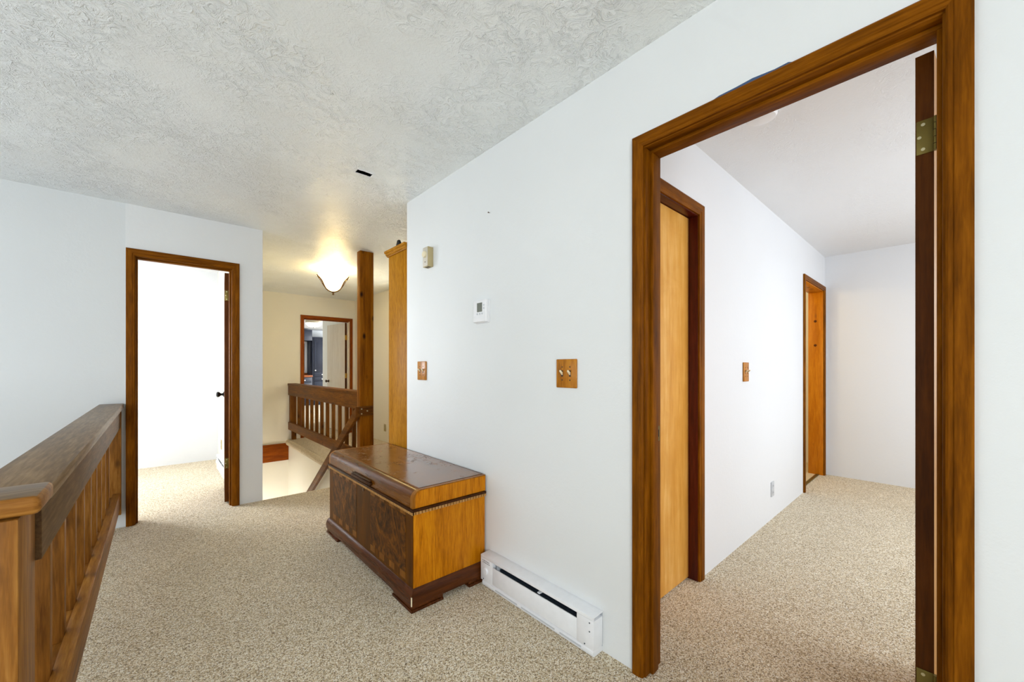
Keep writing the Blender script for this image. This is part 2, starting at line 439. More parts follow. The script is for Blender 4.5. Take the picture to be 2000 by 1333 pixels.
# far room
struct('wall_far_room_left', MB().box(0.5, 0.6, YF2, 14.3, -0.3, CZ), wall_m, 'left wall of the distant room', 'wall')
struct('wall_far_room_right', wall_y(MB(), 6.0, 6.115, 9.225, 14.3, -0.3, CZ, [(10.0, 12.4, 0.65, 2.15)]).box(2.865, 6.115, 9.225, 9.34, -0.3, CZ), wall_m, 'window wall of the distant room', 'wall')
struct('wall_far_room_back', MB().box(0.5, 6.115, 14.2, 14.3, -0.3, CZ), wall_m, 'back wall of the distant room', 'wall')

# ceilings (a slot is left open in the hall ceiling)
SX, SY = 0.985, 2.50
hx0, hx1, hy0, hy1 = SX - 0.048, SX + 0.048, SY - 0.027, SY + 0.027
mb = MB()
mb.box(-2.515, hx0, -2.315, YD2, CZ, CZ + .1).box(hx1, XW2, -2.315, YD2, CZ, CZ + .1).box(hx0, hx1, -2.315, hy0, CZ, CZ + .1).box(hx0, hx1, hy1, YD2, CZ, CZ + .1)
mb.box(XW2, XR + 0.115, 2.62, YD2, CZ, CZ + .1).box(0.6, XR + 0.115, YD2, YF2, CZ, CZ + .1)
struct('ceiling', mb, ceil_m, 'off-white knockdown textured hall ceiling with dirty specks', 'ceiling')
struct('ceiling_right_room', MB().box(XW2, 6.2, -1.715, 2.62, CZ, CZ + .1).box(4.2, 6.2, 2.62, 3.1, CZ, CZ + .1), ceil_s, 'white textured ceiling of the right room', 'ceiling')
struct('ceiling_left_room', MB().box(-2.715, 0.6, YD2, 6.54, CZ, CZ + .1), ceil_s, 'white ceiling of the left room', 'ceiling')
struct('ceiling_far_room', MB().box(0.5, 6.115, YF2, 14.3, CZ, CZ + .1), ceil_s, 'white ceiling of the distant room', 'ceiling')

# floors
FT = -0.28
mb = MB()
mb.box(-2.4, XW + 0.06, -2.2, 1.27, FT, 0).box(-0.30, XW + 0.06, 1.27, YD, FT, 0)
mb.box(XW + 0.06, XR, 2.741, YD, FT, 0).box(1.66, XR, YD, YF + 0.06, FT, 0).box(-0.14, 0.51, YD, YD + 0.06, FT, 0)
# rounded carpeted nosings: landing edge and stairwell ledge
nos = [(YD, -0.10), (YD, 0.0)] + [(YD + 0.035 * math.sin(t), -0.05 + 0.05 * math.cos(t)) for t in [R(20 * k) for k in range(0, 10)]]
mb.prism([(p[0], p[1]) for p in nos], 'x', 0.715, 1.66)
nos = [(1.665, -0.10), (1.665, 0.0)] + [(1.655 - 0.055 * math.sin(t), -0.052 + 0.052 * math.cos(t)) for t in [R(20 * k) for k in range(0, 10)]]
mb.prism(nos, 'y', YD + 0.0, YF)
struct('floor', mb, carpet_m, 'speckled beige hall carpet with rounded stair edges', 'floor', smooth=True)
struct('floor_right_room', MB().box(XW + 0.06, XE, -1.6, YC + 0.05, FT, 0).box(XW2, 3.3, YC + .05, 2.5, FT, 0), carpet_r, 'tan carpet of the right room', 'floor')
struct('floor_bath', MB().box(4.3, 6.1, YC + 0.05, 3.0, FT, 0.004), vinyl_m, 'pale vinyl floor past the orange doorway', 'floor')
struct('floor_left_room', MB().box(-2.6, 0.6, YD + 0.06, 6.43, FT, 0), carpet_m, 'pale carpet of the left room', 'floor')
struct('floor_far_room', MB().box(0.6, 6.0, YF + 0.06, 14.2, FT, 0), carpet_m, 'pale carpet of the distant room', 'floor')
struct('floor_downstairs', MB().box(-2.515, 2.9, -2.315, 7.535, LOW - .1, LOW), carpet_m, 'floor of the storey below', 'floor')
mb = MB()
for i in range(9):
    mb.box(0.715, 1.643, YD + 0.265 * i, YD + 0.265 * (i + 1) + 0.02, -0.19 * (i + 2) - 0.02, -0.19 * (i + 1))
struct('floor_stairs', mb, carpet_m, 'carpeted stairs going down', 'stairs')

# fascia board at the end of the stairwell
o = struct('trim_fascia', MB().box(0.715, 1.643, YF - 0.022, YF, -0.338, -0.056), [TRIMF['x']], 'reddish wood board across the end of the stairwell', 'board', bevel=0.003)

# windows (outside the picture, they let the daylight in)
def window(n, axis, plane, a, b, z0, z1, label):
    e = empty('window_%d' % n, ((plane, (a + b) / 2, z0) if axis == 'y' else ((a + b) / 2, plane, z0)))
    tag(e, label, 'window', kind='structure')
    def bx(p0, p1, q0, q1, nm):
        m_ = MB()
        if axis == 'y': m_.box(plane - .03, plane + .03, p0, p1, q0, q1)
        else: m_.box(p0, p1, plane - .03, plane + .03, q0, q1)
        make(nm, m_, white_en, e, bevel=0.004)
    fw = 0.05
    bx(a, a + fw, z0, z1, 'window_frame'); bx(b - fw, b, z0, z1, 'window_frame')
    bx(a + fw, b - fw, z0, z0 + fw, 'window_sill'); bx(a + fw, b - fw, z1 - fw, z1, 'window_frame')
    bx((a + b) / 2 - .02, (a + b) / 2 + .02, z0 + fw, z1 - fw, 'mullion')
window(1, 'x', -2.235, -2.3, -0.4, 0.6, 2.2, 'wide hall window behind the viewer')
window(2, 'y', -2.435, 1.4, 3.8, -0.1, 2.1, 'tall entry window above the void')
window(3, 'y', -2.635, 4.65, 5.95, 0.85, 2.15, 'window of the left room')
window(6, 'x', 6.47, -2.55, -1.25, 0.95, 2.15, 'back window of the left room')
window(7, 'y', XR + 0.03, 4.78, 5.62, 0.9, 2.1, 'side window of the far hall behind the post')
window(4, 'x', -1.635, 2.5, 4.9, 0.75, 2.15, 'window of the right room')
window(5, 'y', 6.035, 10.0, 12.4, 0.65, 2.15, 'window of the distant room')

# ------------------------------------------------------------------ door trims and leaves
PROF = lambda W, T: [(0, 0), (0, T * 0.62), (W * 0.10, T * 0.80), (W * 0.26, T * 0.82), (W * 0.32, T * 0.97), (W * 0.90, T), (W, T * 0.82), (W, 0)]
def casing_set(parent, axis, plane, ns, p0, p1, top, Wd=0.057, T=0.017, M=TRIM, sides='lrh'):
    pr = PROF(Wd, T); rv = 0.005
    def mp(p, z, t): return (plane + ns * t, p, z) if axis == 'y' else (p, plane + ns * t, z)
    if 'l' in sides:
        make('casing', MB().loft([mp(p0 - rv - w_, 0.001, t) for w_, t in pr], [mp(p0 - rv - w_, top + rv + w_, t) for w_, t in pr]), M['z'], parent)
    if 'r' in sides:
        make('casing', MB().loft([mp(p1 + rv + w_, 0.001, t) for w_, t in pr], [mp(p1 + rv + w_, top + rv + w_, t) for w_, t in pr]), M['z'], parent)
    make('head_casing', MB().loft([mp(p0 - rv - w_, top + rv + w_, t) for w_, t in pr], [mp(p1 + rv + w_, top + rv + w_, t) for w_, t in pr]), M['x' if axis == 'x' else 'y'], parent)
def jamb_set(parent, axis, a0, a1, p0, p1, top, s0, s1, M=TRIM, MR=None):
    MR = MR or M
    def bx(pa, pb, qa, qb, za, zb):
        return MB().box(qa, qb, pa, pb, za, zb) if axis == 'y' else MB().box(pa, pb, qa, qb, za, zb)
    h = 'y' if axis == 'y' else 'x'
    make('jamb', bx(p0 - J + .001, p0, a0, a1, 0.001, top), M['z'], parent, bevel=0.0015)
    make('jamb', bx(p1, p1 + J - .001, a0, a1, 0.001, top), MR['z'], parent, bevel=0.0015)
    make('head_jamb', bx(p0 - J + .001, p1 + J - .001, a0, a1, top, top + J - .001), M[h], parent, bevel=0.0015)
    if s1 > s0:
        make('door_stop', bx(p0, p0 + .010, s0, s1, 0.001, top - .012), M['z'], parent, bevel=0.002)
        make('door_stop', bx(p1 - .012, p1, s0, s1, 0.001, top - .012), MR['z'], parent, bevel=0.002)
        make('head_stop', bx(p0, p1, s0, s1, top - .012, top), M[h], parent, bevel=0.002)

def hinge(parent, z, mat, gap=0.0):
    hz = 0.0455
    e = make('hinge', MB().box(-0.0028, -0.0002, 0.001, 0.033, z - hz, z + hz), mat, parent, bevel=0.002)
    for k in range(5):
        za = z - hz + k * 0.0182
        make('knuckle', MB().cyl((-0.0035, -0.004, 0), 0.0058, za + 0.0008, za + 0.0174, 10), mat, e, smooth=True)
    for (y, dz) in ((0.020, 0.033), (0.027, 0.0), (0.020, -0.033)):
        make('screw', MB().lathe([(0.0042, -0.0036), (0.0042, -0.0026), (0.0022, -0.0024)], (0, y, z + dz), 10, 'x'), screw_m, e, smooth=True)
def knob(parent, x, z, th, mat):
    prof = [(0.028, 0.0), (0.028, 0.004), (0.014, 0.010), (0.011, 0.022), (0.015, 0.030), (0.024, 0.038), (0.0275, 0.048), (0.024, 0.058), (0.012, 0.064), (0.001, 0.065)]
    make('knob', MB().lathe([(r, th + h) for r, h in prof], (x, 0, z), 18, 'y'), mat, parent, smooth=True)
    make('knob', MB().lathe([(r, -h) for r, h in prof], (x, 0, z), 18, 'y'), mat, parent, smooth=True)
    make('latch_plate', MB().box(x + 0.06, x + 0.0615, 0.006, th - 0.006, z - 0.028, z + 0.028), mat, parent)
def leaf(n, loc, ang, width, height, face, edge, hz, hm, km, label):
    e = empty('door_%d' % n, loc, R(ang), True)
    tag(e, label, 'door', kind='structure')
    th = 0.035
    m_ = MB().box(0, width, 0, th, 0.012, height)
    for i in range(6): m_.mi[i] = 0 if i in (2, 4) else 1      # broad faces / edges
    lf = make('door_leaf', m_, [face, edge], e)
    for z in hz: hinge(lf, z, hm)
    if km: knob(lf, width - 0.062, 0.935, th, km)
    return e

# right doorway
t = tag(empty('trim_1', (XW, 0.41, 0)), 'dark stained wood frame of the large right doorway', 'door frame', kind='structure')
casing_set(t, 'y', XW, -1, 0.014, 0.789, 2.05, Wd=0.045)
casing_set(t, 'y', XW2, 1, 0.014, 0.789, 2.05, Wd=0.045)
jamb_set(t, 'y', XW - .001, XW2 + .001, 0.014, 0.789, 2.05, 1.438, 1.482)
make('strike_plate', MB().box(1.486, 1.512, 0.7875, 0.789, 0.905, 0.965), brass_m, t)
make('strike_hole', MB().box(1.494, 1.505, 0.787, 0.7876, 0.922, 0.950), dark_m, t)
leaf(1, (1.5275, 0.030, 0), -4.2, 0.75, 2.04, BIRCH['z'], EDGE['z'], (0.345, 1.818), brass_m, brass_m, 'open brown door seen edge-on in the large right doorway')

# closet door inside the right room
t = tag(empty('trim_2', (1.945, YC, 0)), 'stained frame around the closed closet door', 'door frame', kind='structure')
casing_set(t, 'x', YC, -1, 1.64, 2.25, 2.05, Wd=0.06)
jamb_set(t, 'x', YC - .001, YC2 + .001, 1.64, 2.25, 2.05, 0, 0, M=W3('dark_red_jamb', (50, 14, 6), (78, 24, 10), (98, 36, 16), rough=0.36))
d = tag(empty('door_2', (1.945, YC + 0.05, 0), 0, False), 'closed golden birch closet door in the right room', 'door', kind='structure')
make('door_leaf', MB().box(1.643, 2.247, YC + 0.048, YC + 0.083, 0.012, 2.047), BIRCH['z'], d, bevel=0.0015)

# orange doorway at the far end of the right room
t = tag(empty('trim_3', (5.08, YC, 0)), 'narrow-looking doorway frame with orange pine jamb beside the end wall', 'door frame', kind='structure')
casing_set(t, 'x', YC, -1, 4.665, 5.50, 2.045, Wd=0.05)
jamb_set(t, 'x', YC - .001, YC2 + 0.02, 4.665, 5.50, 2.045, 0, 0, M=ORANGE)
for z in (1.72, 1.45):
    make('dark_knot', MB().lathe([(0.014, 5.4985), (0.010, 5.4965), (0.001, 5.496)], (0, 1.02, z), 14, 'x'), EDGE['z'], t, smooth=True)
make('threshold', MB().box(4.665, 5.50, YC + 0.035, YC + 0.065, 0.0, 0.010), brass_m, t, bevel=0.003)

# left doorway
t = tag(empty('trim_4', (0.185, YD, 0)), 'brown wood frame of the left doorway by the near railing', 'door frame', kind='structure')
casing_set(t, 'x', YD, -1, -0.115, 0.485, 2.05, Wd=0.05)
casing_set(t, 'x', YD2, 1, -0.115, 0.485, 2.05, Wd=0.05)
jamb_set(t, 'x', YD - .001, YD2 + .001, -0.115, 0.485, 2.05, YD + 0.03, YD + 0.072)
leaf(3, (0.4835, YD2 + 0.010, 0), 84.4, 0.595, 2.038, EDGE['z'], EDGE['z'], (0.352, 1.838), brass_m, black_m, 'open dark door seen edge-on with black knob in the left doorway')

# far doorway
t = tag(empty('trim_5', (2.265, YF, 0)), 'reddish frame of the small distant doorway behind the stair railing', 'door frame', kind='structure')
casing_set(t, 'x', YF, -1, 1.885, 2.645, 2.045, Wd=0.052, M=TRIMF)
jamb_set(t, 'x', YF - .001, YF2 + .001, 1.885, 2.645, 2.045, YF + 0.03, YF + 0.07, M=TRIMF, MR=BLOND)
leaf(4, (2.643, YF2 + 0.010, 0), 96.3, 0.755, 2.035, BLOND['z'], EDGE['z'], (0.35, 1.05, 1.76), gold_m, bronze_m, 'pale blond door standing open in the distant doorway')

# ------------------------------------------------------------------ near railing
e = tag(empty('railing', (-0.25, 2.7, 0)), 'weathered brown wooden railing with thick cap in the left foreground', 'railing')
XA, XB = -0.312, -0.180
make('cap', MB().box(XA, XB, 1.405, YD, 0.893, 0.931), CAPW['y'], e, bevel=0.006)
make('top_rail', MB().box(-0.235, -0.198, 1.42, YD, 0.752, 0.890), AGED['y'], e, bevel=0.003)
make('bottom_rail', MB().box(-0.238, -0.200, 1.42, YD, 0.142, 0.268), RAIL['y'], e, bevel=0.003)
make('bottom_plate', MB().box(-0.305, -0.239, 1.42, YD, 0.205, 0.243), RAIL['y'], e, bevel=0.003)
make('newel_post', MB().box(-0.300, -0.207, 1.262, 1.412, 0.0, 0.893), RAIL['z'], e, bevel=0.004)
rc = make('return_cap', MB().box(-2.39, -0.178, 1.262, 1.408, 0.896, 0.936), [CAPW['x'], RAIL['x']], e, bevel=0.011, seg=3)
for p in rc.data.polygons: p.material_index = 0 if p.normal.z > 0.8 else 1  # weathered top; sides in brighter cedar so the front edge looks lit
make('return_rail', MB().box(-2.39, -0.302, 1.285, 1.322, 0.752, 0.893), RAIL['x'], e, bevel=0.003)
make('return_bottom_rail', MB().box(-2.39, -0.302, 1.285, 1.322, 0.142, 0.268), RAIL['x'], e, bevel=0.003)
make('wall_post', MB().box(-0.290, -0.193, YD - 0.04, YD, 0.105, 0.890), RAIL['z'], e, bevel=0.003)
b0 = make('baluster', MB().box(-0.276, -0.238, 1.57, 1.608, 0.243, 0.890), RAIL['z'], e, bevel=0.002)
for k in range(1, 10): dup(b0, e, (0, 0.25 * k, 0))
b1 = make('baluster', MB().box(-0.56, -0.522, 1.323, 1.361, 0.15, 0.890), RAIL['z'], e, bevel=0.002)
for k in range(1, 8): dup(b1, e, (-0.25 * k, 0, 0))

# ------------------------------------------------------------------ stair railing, post and handrail
e = tag(empty('support_post', (1.672, 4.217, 0)), 'knotty wooden post reaching the ceiling at the top of the stairs', 'post')
make('post', MB().box(1.600, 1.745, 4.172, 4.262, 0.0, CZ), POST['z'], e, bevel=0.003)
e = tag(empty('stair_railing', (1.68, 5.84, 0)), 'brown wooden railing with balusters along the carpeted stairwell ledge', 'railing')
make('cap', MB().box(1.632, 1.762, 4.263, YF, 0.900, 0.937), FRAIL['y'], e, bevel=0.004)
make('top_rail', MB().box(1.640, 1.678, 4.263, YF, 0.742, 0.900), FRAIL['y'], e, bevel=0.003)
make('bottom_rail', MB().box(1.640, 1.678, 4.263, YF, 0.165, 0.292), FRAIL['y'], e, bevel=0.003)
make('bottom_plate', MB().box(1.679, 1.745, 4.263, YF, 0.215, 0.253), FRAIL['y'], e, bevel=0.003)
make('end_post', MB().box(1.655, 1.745, YF - 0.09, YF, 0.165, 0.899), FRAIL['z'], e, bevel=0.003)
make('foot_block', MB().box(1.680, 1.745, YF - 0.09, YF - 0.03, 0.0, 0.214), FRAIL['z'], e, bevel=0.003)
make('end_post', MB().box(1.685, 1.75, 4.263, 4.33, 0.0, 0.899), FRAIL['z'], e, bevel=0.003)
b0 = make('baluster', MB().box(1.681, 1.719, 4.60, 4.638, 0.254, 0.898), FRAIL['z'], e, bevel=0.002)
for k in range(1, 11): dup(b0, e, (0, 0.238 * k, 0))
e = tag(empty('stair_handrail', (1.60, 4.15, 0)), 'sloping wooden handrail bolted to the post and running down the stairs', 'handrail')
def hz_(y): return 0.745 - 0.717 * (y - 4.132)
ya, yb = 4.132, 6.0
make('handrail', MB().prism([(ya, hz_(ya) + 0.045), (yb, hz_(yb) + 0.045), (yb, hz_(yb) - 0.062), (ya, hz_(ya) - 0.062)], 'x', 1.538, 1.576), FRAIL['y'], e, bevel=0.004)
make('mounting_block', MB().box(1.577, 1.722, 4.132, 4.171, 0.692, 0.790), FRAIL['x'], e, bevel=0.004)
for (x, z) in ((1.60, 0.765), (1.60, 0.715), (1.66, 0.742)):
    make('bolt', MB().lathe([(0.008, 4.132), (0.008, 4.128), (0.003, 4.126)], (x, 0, z), 10, 'y'), screw_m, e, smooth=True)

# ------------------------------------------------------------------ cedar chest
CX0, CX1, CY0, CY1 = 0.945, 1.392, 1.778, 3.035
e = tag(empty('cedar_chest', ((CX0 + CX1) / 2, (CY0 + CY1) / 2, 0)), 'walnut and burl veneer blanket chest with rounded lid against the white wall', 'chest')
body = make('body', MB().box(CX0, CX1, CY0, CY1, 0.06, 0.478), SIDEW['z'], e, bevel=0.002)
xf = CX0
make('front_veneer', MB().box(xf - 0.003, xf - 0.0002, CY0 + 0.001, CY1 - 0.001, 0.10, 0.476), FRONT['z'], body)
cm = (CY0 + CY1) / 2
for (a, b) in ((CY0 + 0.075, cm - 0.11), (cm + 0.11, CY1 - 0.075)):
    make('burl_panel', MB().box(xf - 0.0042, xf - 0.0031, a, b, 0.158, 0.448), burl_m, body)
    n = 7; st = (b - a) / n
    for k in range(n):
        for z0, z1 in ((0.122, 0.157), (0.449, 0.476)):
            make('inlay', MB().box(xf - 0.0042, xf - 0.0031, a + k * st + .0006, a + (k + 1) * st - .0006, z0, z1), INLAY['z'] if k % 2 == 0 else FRONT['z'], body)
make('lock', MB().lathe([(0.011, xf - 0.0031), (0.011, xf - 0.0060), (0.006, xf - 0.0068)], (0, cm - 0.005, 0.455), 16, 'x'), bronze_m, body, smooth=True)
# dentil moulding between body and lid
mo = make('moulding', MB().box(CX0 - 0.016, CX1, CY0 - 0.016, CY1 + 0.008, 0.486, 0.500), darkhandle['y'], e, bevel=0.004)
mb = MB()
k = CY0 - 0.012
while k < CY1:
    mb.box(CX0 - 0.012, CX0 - 0.003, k, k + 0.0105, 0.472, 0.486); k += 0.0175
k = CX0 - 0.010
while k < CX1 - 0.01:
    mb.box(k, k + 0.0125, CY0 - 0.012, CY0, 0.472, 0.486); k += 0.0185
dt = make('dentils', mb, BEAD['y'], mo); dt['kind'] = 'stuff'
# lid
r = 0.046; lx = CX0 - 0.006
prof = [(CX1, 0.501), (lx, 0.501), (lx, 0.590 - r)] + [(lx + r - r * math.cos(R(a)), 0.590 - r + r * math.sin(R(a))) for a in range(10, 91, 10)] + [(CX1, 0.590)]
lid = make('lid', MB().prism(prof, 'y', CY0 + 0.022, CY1 - 0.018), LIDW['y'], e, smooth=True)
make('lid_top', MB().box(lx + r + 0.004, CX1 - 0.004, CY0 + 0.024, CY1 - 0.02, 0.5896, 0.5912), lidtop_m, lid)
make('lid_end', MB().prism(prof, 'y', CY0 - 0.004, CY0 + 0.0215), BAND['z'], lid, smooth=True)
make('lid_end', MB().prism(prof, 'y', CY1 - 0.0175, CY1 + 0.003), BAND['z'], lid, smooth=True)
inner = [(lx + 0.045, 0.504), (lx + 0.045, 0.583), (CX1 - 0.002, 0.587), (CX1 - 0.002, 0.504)]
make('lid_end_panel', MB().prism([(CX1, 0.502), (lx + 0.014, 0.502)] + [(lx + 0.014 + 0.036 * (1 - math.cos(R(a))), 0.551 + 0.034 * math.sin(R(a))) for a in range(0, 91, 15)] + [(CX1, 0.585)], 'y', CY0 - 0.0052, CY0 - 0.0041), SIDEW['z'], lid)
make('inlay_line', MB().box(lx + r, CX1 - 0.004, CY0 + 0.0205, CY0 + 0.0235, 0.5895, 0.5915), BASEW['x'], lid)
make('inlay_line', MB().box(lx + r + 0.001, lx + r + 0.0038, CY0 + 0.024, CY1 - 0.02, 0.5895, 0.5910), BAND['y'], lid)
make('lid_back_edge', MB().box(CX1 - 0.0035, CX1, CY0 + 0.02, CY1, 0.5895, 0.5918), BASEW['y'], lid)
# handle: two stacked ribs
hd = make('handle', MB().box(lx - 0.020, lx, cm - 0.150, cm + 0.150, 0.513, 0.528), darkhandle['y'], lid, bevel=0.006, seg=3)
make('handle_rib', MB().box(lx - 0.016, lx, cm - 0.140, cm + 0.140, 0.5285, 0.538), darkhandle['y'], hd, bevel=0.004, seg=3)
make('handle_rib', MB().box(lx - 0.012, lx, cm - 0.130, cm + 0.130, 0.5055, 0.5125), darkhandle['y'], hd, bevel=0.003, seg=3)
# base moulding with cove top
def base_prof(s): return [(0, 0.030), (-0.020 * s, 0.030), (-0.022 * s, 0.060), (-0.018 * s, 0.085), (-0.010 * s, 0.098), (-0.002 * s, 0.105), (0, 0.106)]
pa = [(CX0 + d, CY0 + d, z) for d, z in base_prof(1)]; pb = [(CX0 + d, CY1 - d, z) for d, z in base_prof(1)]
make('base_moulding', MB().loft([(CX0 + d - .0001, CY0 + d, z) for d, z in base_prof(1)], [(CX0 + d - .0001, CY1 - d, z) for d, z in base_prof(1)]), BASEW['y'], e, smooth=True)
make('base_moulding', MB().loft([(CX0 + d, CY0 + d - .0001, z) for d, z in base_prof(1)], [(CX1, CY0 + d - .0001, z) for d, z in base_prof(1)]), BASEW['x'], e, smooth=True)
make('chipped_corner', MB().prism([(CX0 - 0.0228, CY0 - 0.017), (CX0 - 0.0228, CY0 - 0.0228), (CX0 - 0.019, CY0 - 0.0228)], 'z', 0.034, 0.078), ivory, e)
def foot(x0, x1, y0, y1):
    f_ = make('foot', MB().box(x0, x1, y0, y1, 0.014, 0.030), BASEW['y'], e, bevel=0.004)
    make('foot_step', MB().box(x0 - 0.006 if x0 < 1.1 else x0, x1, y0 - 0.006 if y0 < 2 else y0, y1, 0.0, 0.0135), BASEW['y'], f_, bevel=0.003)
foot(CX0 - 0.018, CX0 + 0.16, CY0 - 0.018, CY0 + 0.19)
foot(CX0 - 0.018, CX0 + 0.10, CY1 - 0.22, CY1 + 0.012)
foot(CX1 - 0.125, CX1, CY0 - 0.018, CY0 + 0.16)
foot(CX1 - 0.125, CX1, CY1 - 0.2, CY1 + 0.012)

# ------------------------------------------------------------------ oak cabinet behind the wall end
OX0, OX1, OY0, OY1 = 1.411, 2.30, 2.746, 3.070
e = tag(empty('oak_cabinet', ((OX0 + OX1) / 2, (OY0 + OY1) / 2, 0)), 'tall golden oak bookcase with crown moulding behind the end of the white wall', 'cabinet')
make('side_panel', MB().box(OX0, OX0 + 0.02, OY0, OY1, 0.0, 2.10), OAK['z'], e, bevel=0.001)
make('side_panel', MB().box(OX1 - 0.02, OX1, OY0, OY1, 0.0, 2.10), OAK['z'], e, bevel=0.001)
make('back_panel', MB().box(OX0 + 0.02, OX1 - 0.02, OY0, OY0 + 0.01, 0.0, 2.10), OAK['z'], e)
for z in (0.06, 0.48, 0.88, 1.28, 1.68, 2.08):
    make('shelf', MB().box(OX0 + 0.02, OX1 - 0.02, OY0 + 0.01, OY1 - 0.005, z, z + 0.02), OAK['x'], e, bevel=0.001)
make('kick_board', MB().box(OX0 + 0.02, OX1 - 0.02, OY1 - 0.04, OY1 - 0.02, 0.0, 0.06), OAK['x'], e)
cp = [(0, 2.098), (0.010, 2.098), (0.012, 2.106), (0.018, 2.112), (0.020, 2.124), (0.027, 2.130), (0.028, 2.146), (0, 2.146)]
make('crown_moulding', MB().loft([(OX0 - w_, OY0, z) for w_, z in cp], [(OX0 - w_, OY1 + w_, z) for w_, z in cp]), OAK['y'], e)
make('crown_moulding', MB().loft([(OX0 - w_, OY1 + w_, z) for w_, z in cp], [(OX1 + w_, OY1 + w_, z) for w_, z in cp]), OAK['x'], e)
make('top_panel', MB().box(OX0, OX1, OY0, OY1, 2.1005, 2.145), OAK['x'], e)
mb = MB().loft([(1.415, 2.895, 2.1462), (1.455, 2.895, 2.1462), (1.455, 2.965, 2.1462), (1.415, 2.965, 2.1462)], [(1.425, 2.925, 2.214), (1.44, 2.925, 2.214), (1.44, 2.950, 2.214), (1.425, 2.950, 2.214)])
tag(make('ornament', mb, dark_m, None, bevel=0.003), 'small dark wedge-shaped ornament on top of the oak cabinet', 'ornament')

# ------------------------------------------------------------------ baseboard heaters
HY0, HY1 = 0.984, 1.745
def make_heater():
    e = empty('baseboard_heater', (XW - 0.033, (HY0 + HY1) / 2, 0))
    x0, x1 = XW - 0.066, XW - 0.001
    make('back_panel', MB().box(x1 - 0.004, x1, HY0 + .002, HY1 - .002, 0.022, 0.166), grey_en, e)
    make('top_cover', MB().prism([(x1, 0.171), (x1, 0.166), (x0 + 0.004, 0.163), (x0 + 0.004, 0.152), (x0, 0.152), (x0, 0.167)], 'y', HY0, HY1), white_en, e, bevel=0.001)
    sa, sb = 1.073, 1.645
    fp = make('front_panel', MB().box(x0, x0 + 0.003, sa, sb, 0.036, 0.127), white_en, e, bevel=0.001)
    make('front_lip', MB().prism([(x0, 0.127), (x0 + 0.003, 0.127), (x0 + 0.014, 0.119), (x0 + 0.014, 0.117), (x0 + 0.003, 0.123)], 'y', sa, sb), white_en, fp)
    make('end_cap', MB().box(x0, x1 - .004, HY0, sa - 0.0005, 0.030, 0.1515), white_en, e, bevel=0.0015)
    ec = make('control_cap', MB().box(x0, x1 - .004, sb + 0.0005, HY1, 0.030, 0.1515), white_en, e, bevel=0.0015)
    make('base_strip', MB().prism([(x1, 0.002), (x0 + 0.004, 0.002), (x0 + 0.001, 0.012), (x0 + 0.001, 0.022), (x0 + 0.008, 0.030), (x1, 0.030)], 'y', HY0 + .003, HY1 - .012), white_en, e)
    for (a, b) in ((1.05, 1.17), (1.20, 1.42), (1.45, 1.62)):
        make('air_slot', MB().box(x0 - 0.0003, x0 + 0.002, a, b, 0.0125, 0.0195), grey_en, e)
    mb = MB(); y = sa + 0.010
    while y < sb - 0.045:
        mb.box(x0 + 0.016, x1 - 0.012, y, y + 0.0012, 0.045, 0.128); y += 0.0065
    fn = make('fins', mb, fin_m, e); fn['kind'] = 'stuff'
    make('heating_rod', MB().cyl((x0 + 0.038, 0, 0.085), 0.006, sa, sb, 10, 'y'), fin_m, e, smooth=True)
    make('dark_liner', MB().box(x1 - 0.011, x1 - 0.0045, sa, sb - 0.035, 0.04, 0.150), dark_m, e)
    make('bracket', MB().box(x0 + 0.008, x1 - 0.008, 1.30, 1.316, 0.128, 0.134), white_en, e, bevel=0.001)
    make('bracket', MB().box(x0 + 0.004, x1 - 0.005, sb - 0.036, sb - 0.034, 0.04, 0.151), grey_en, e)
    dl = make('dial', MB().lathe([(0.0185, x0), (0.0185, x0 - 0.004), (0.017, x0 - 0.010), (0.001, x0 - 0.0105)], (0, 1.699, 0.088), 24, 'x'), white_en, ec, smooth=True)
    for r_ in range(2):
        for k in range(6):
            make('vent_hole', MB().prism([(1.668 + k * 0.0105 + r_ * .003, 0.1275 + r_ * 0.010), (1.672 + k * 0.0105 + r_ * .003, 0.1275 + r_ * 0.010), (1.6735 + k * 0.0105 + r_ * .003, 0.1345 + r_ * 0.010), (1.6695 + k * 0.0105 + r_ * .003, 0.1345 + r_ * 0.010)], 'x', x0 - 0.0004, x0 + 0.001), dark_m, ec)
    for (y, z) in ((1.005, 0.138), (1.005, 0.102), (1.03, 0.040), (1.72, 0.040)):
        make('screw', MB().lathe([(0.0032, x0 - .0001), (0.0032, x0 - 0.0012), (0.001, x0 - 0.0014)], (0, y, z), 8, 'x'), fin_m, e)
    return e
heater = tag(make_heater(), 'white baseboard heater with dial under the thermostat wall', 'heater')
h2 = copy_tree(heater)
h2.location = (heater.location.x + 0.6 - XW, heater.location.y + 4.11, 0)
tag(h2, 'white baseboard heater inside the left room, behind the open door', 'heater')

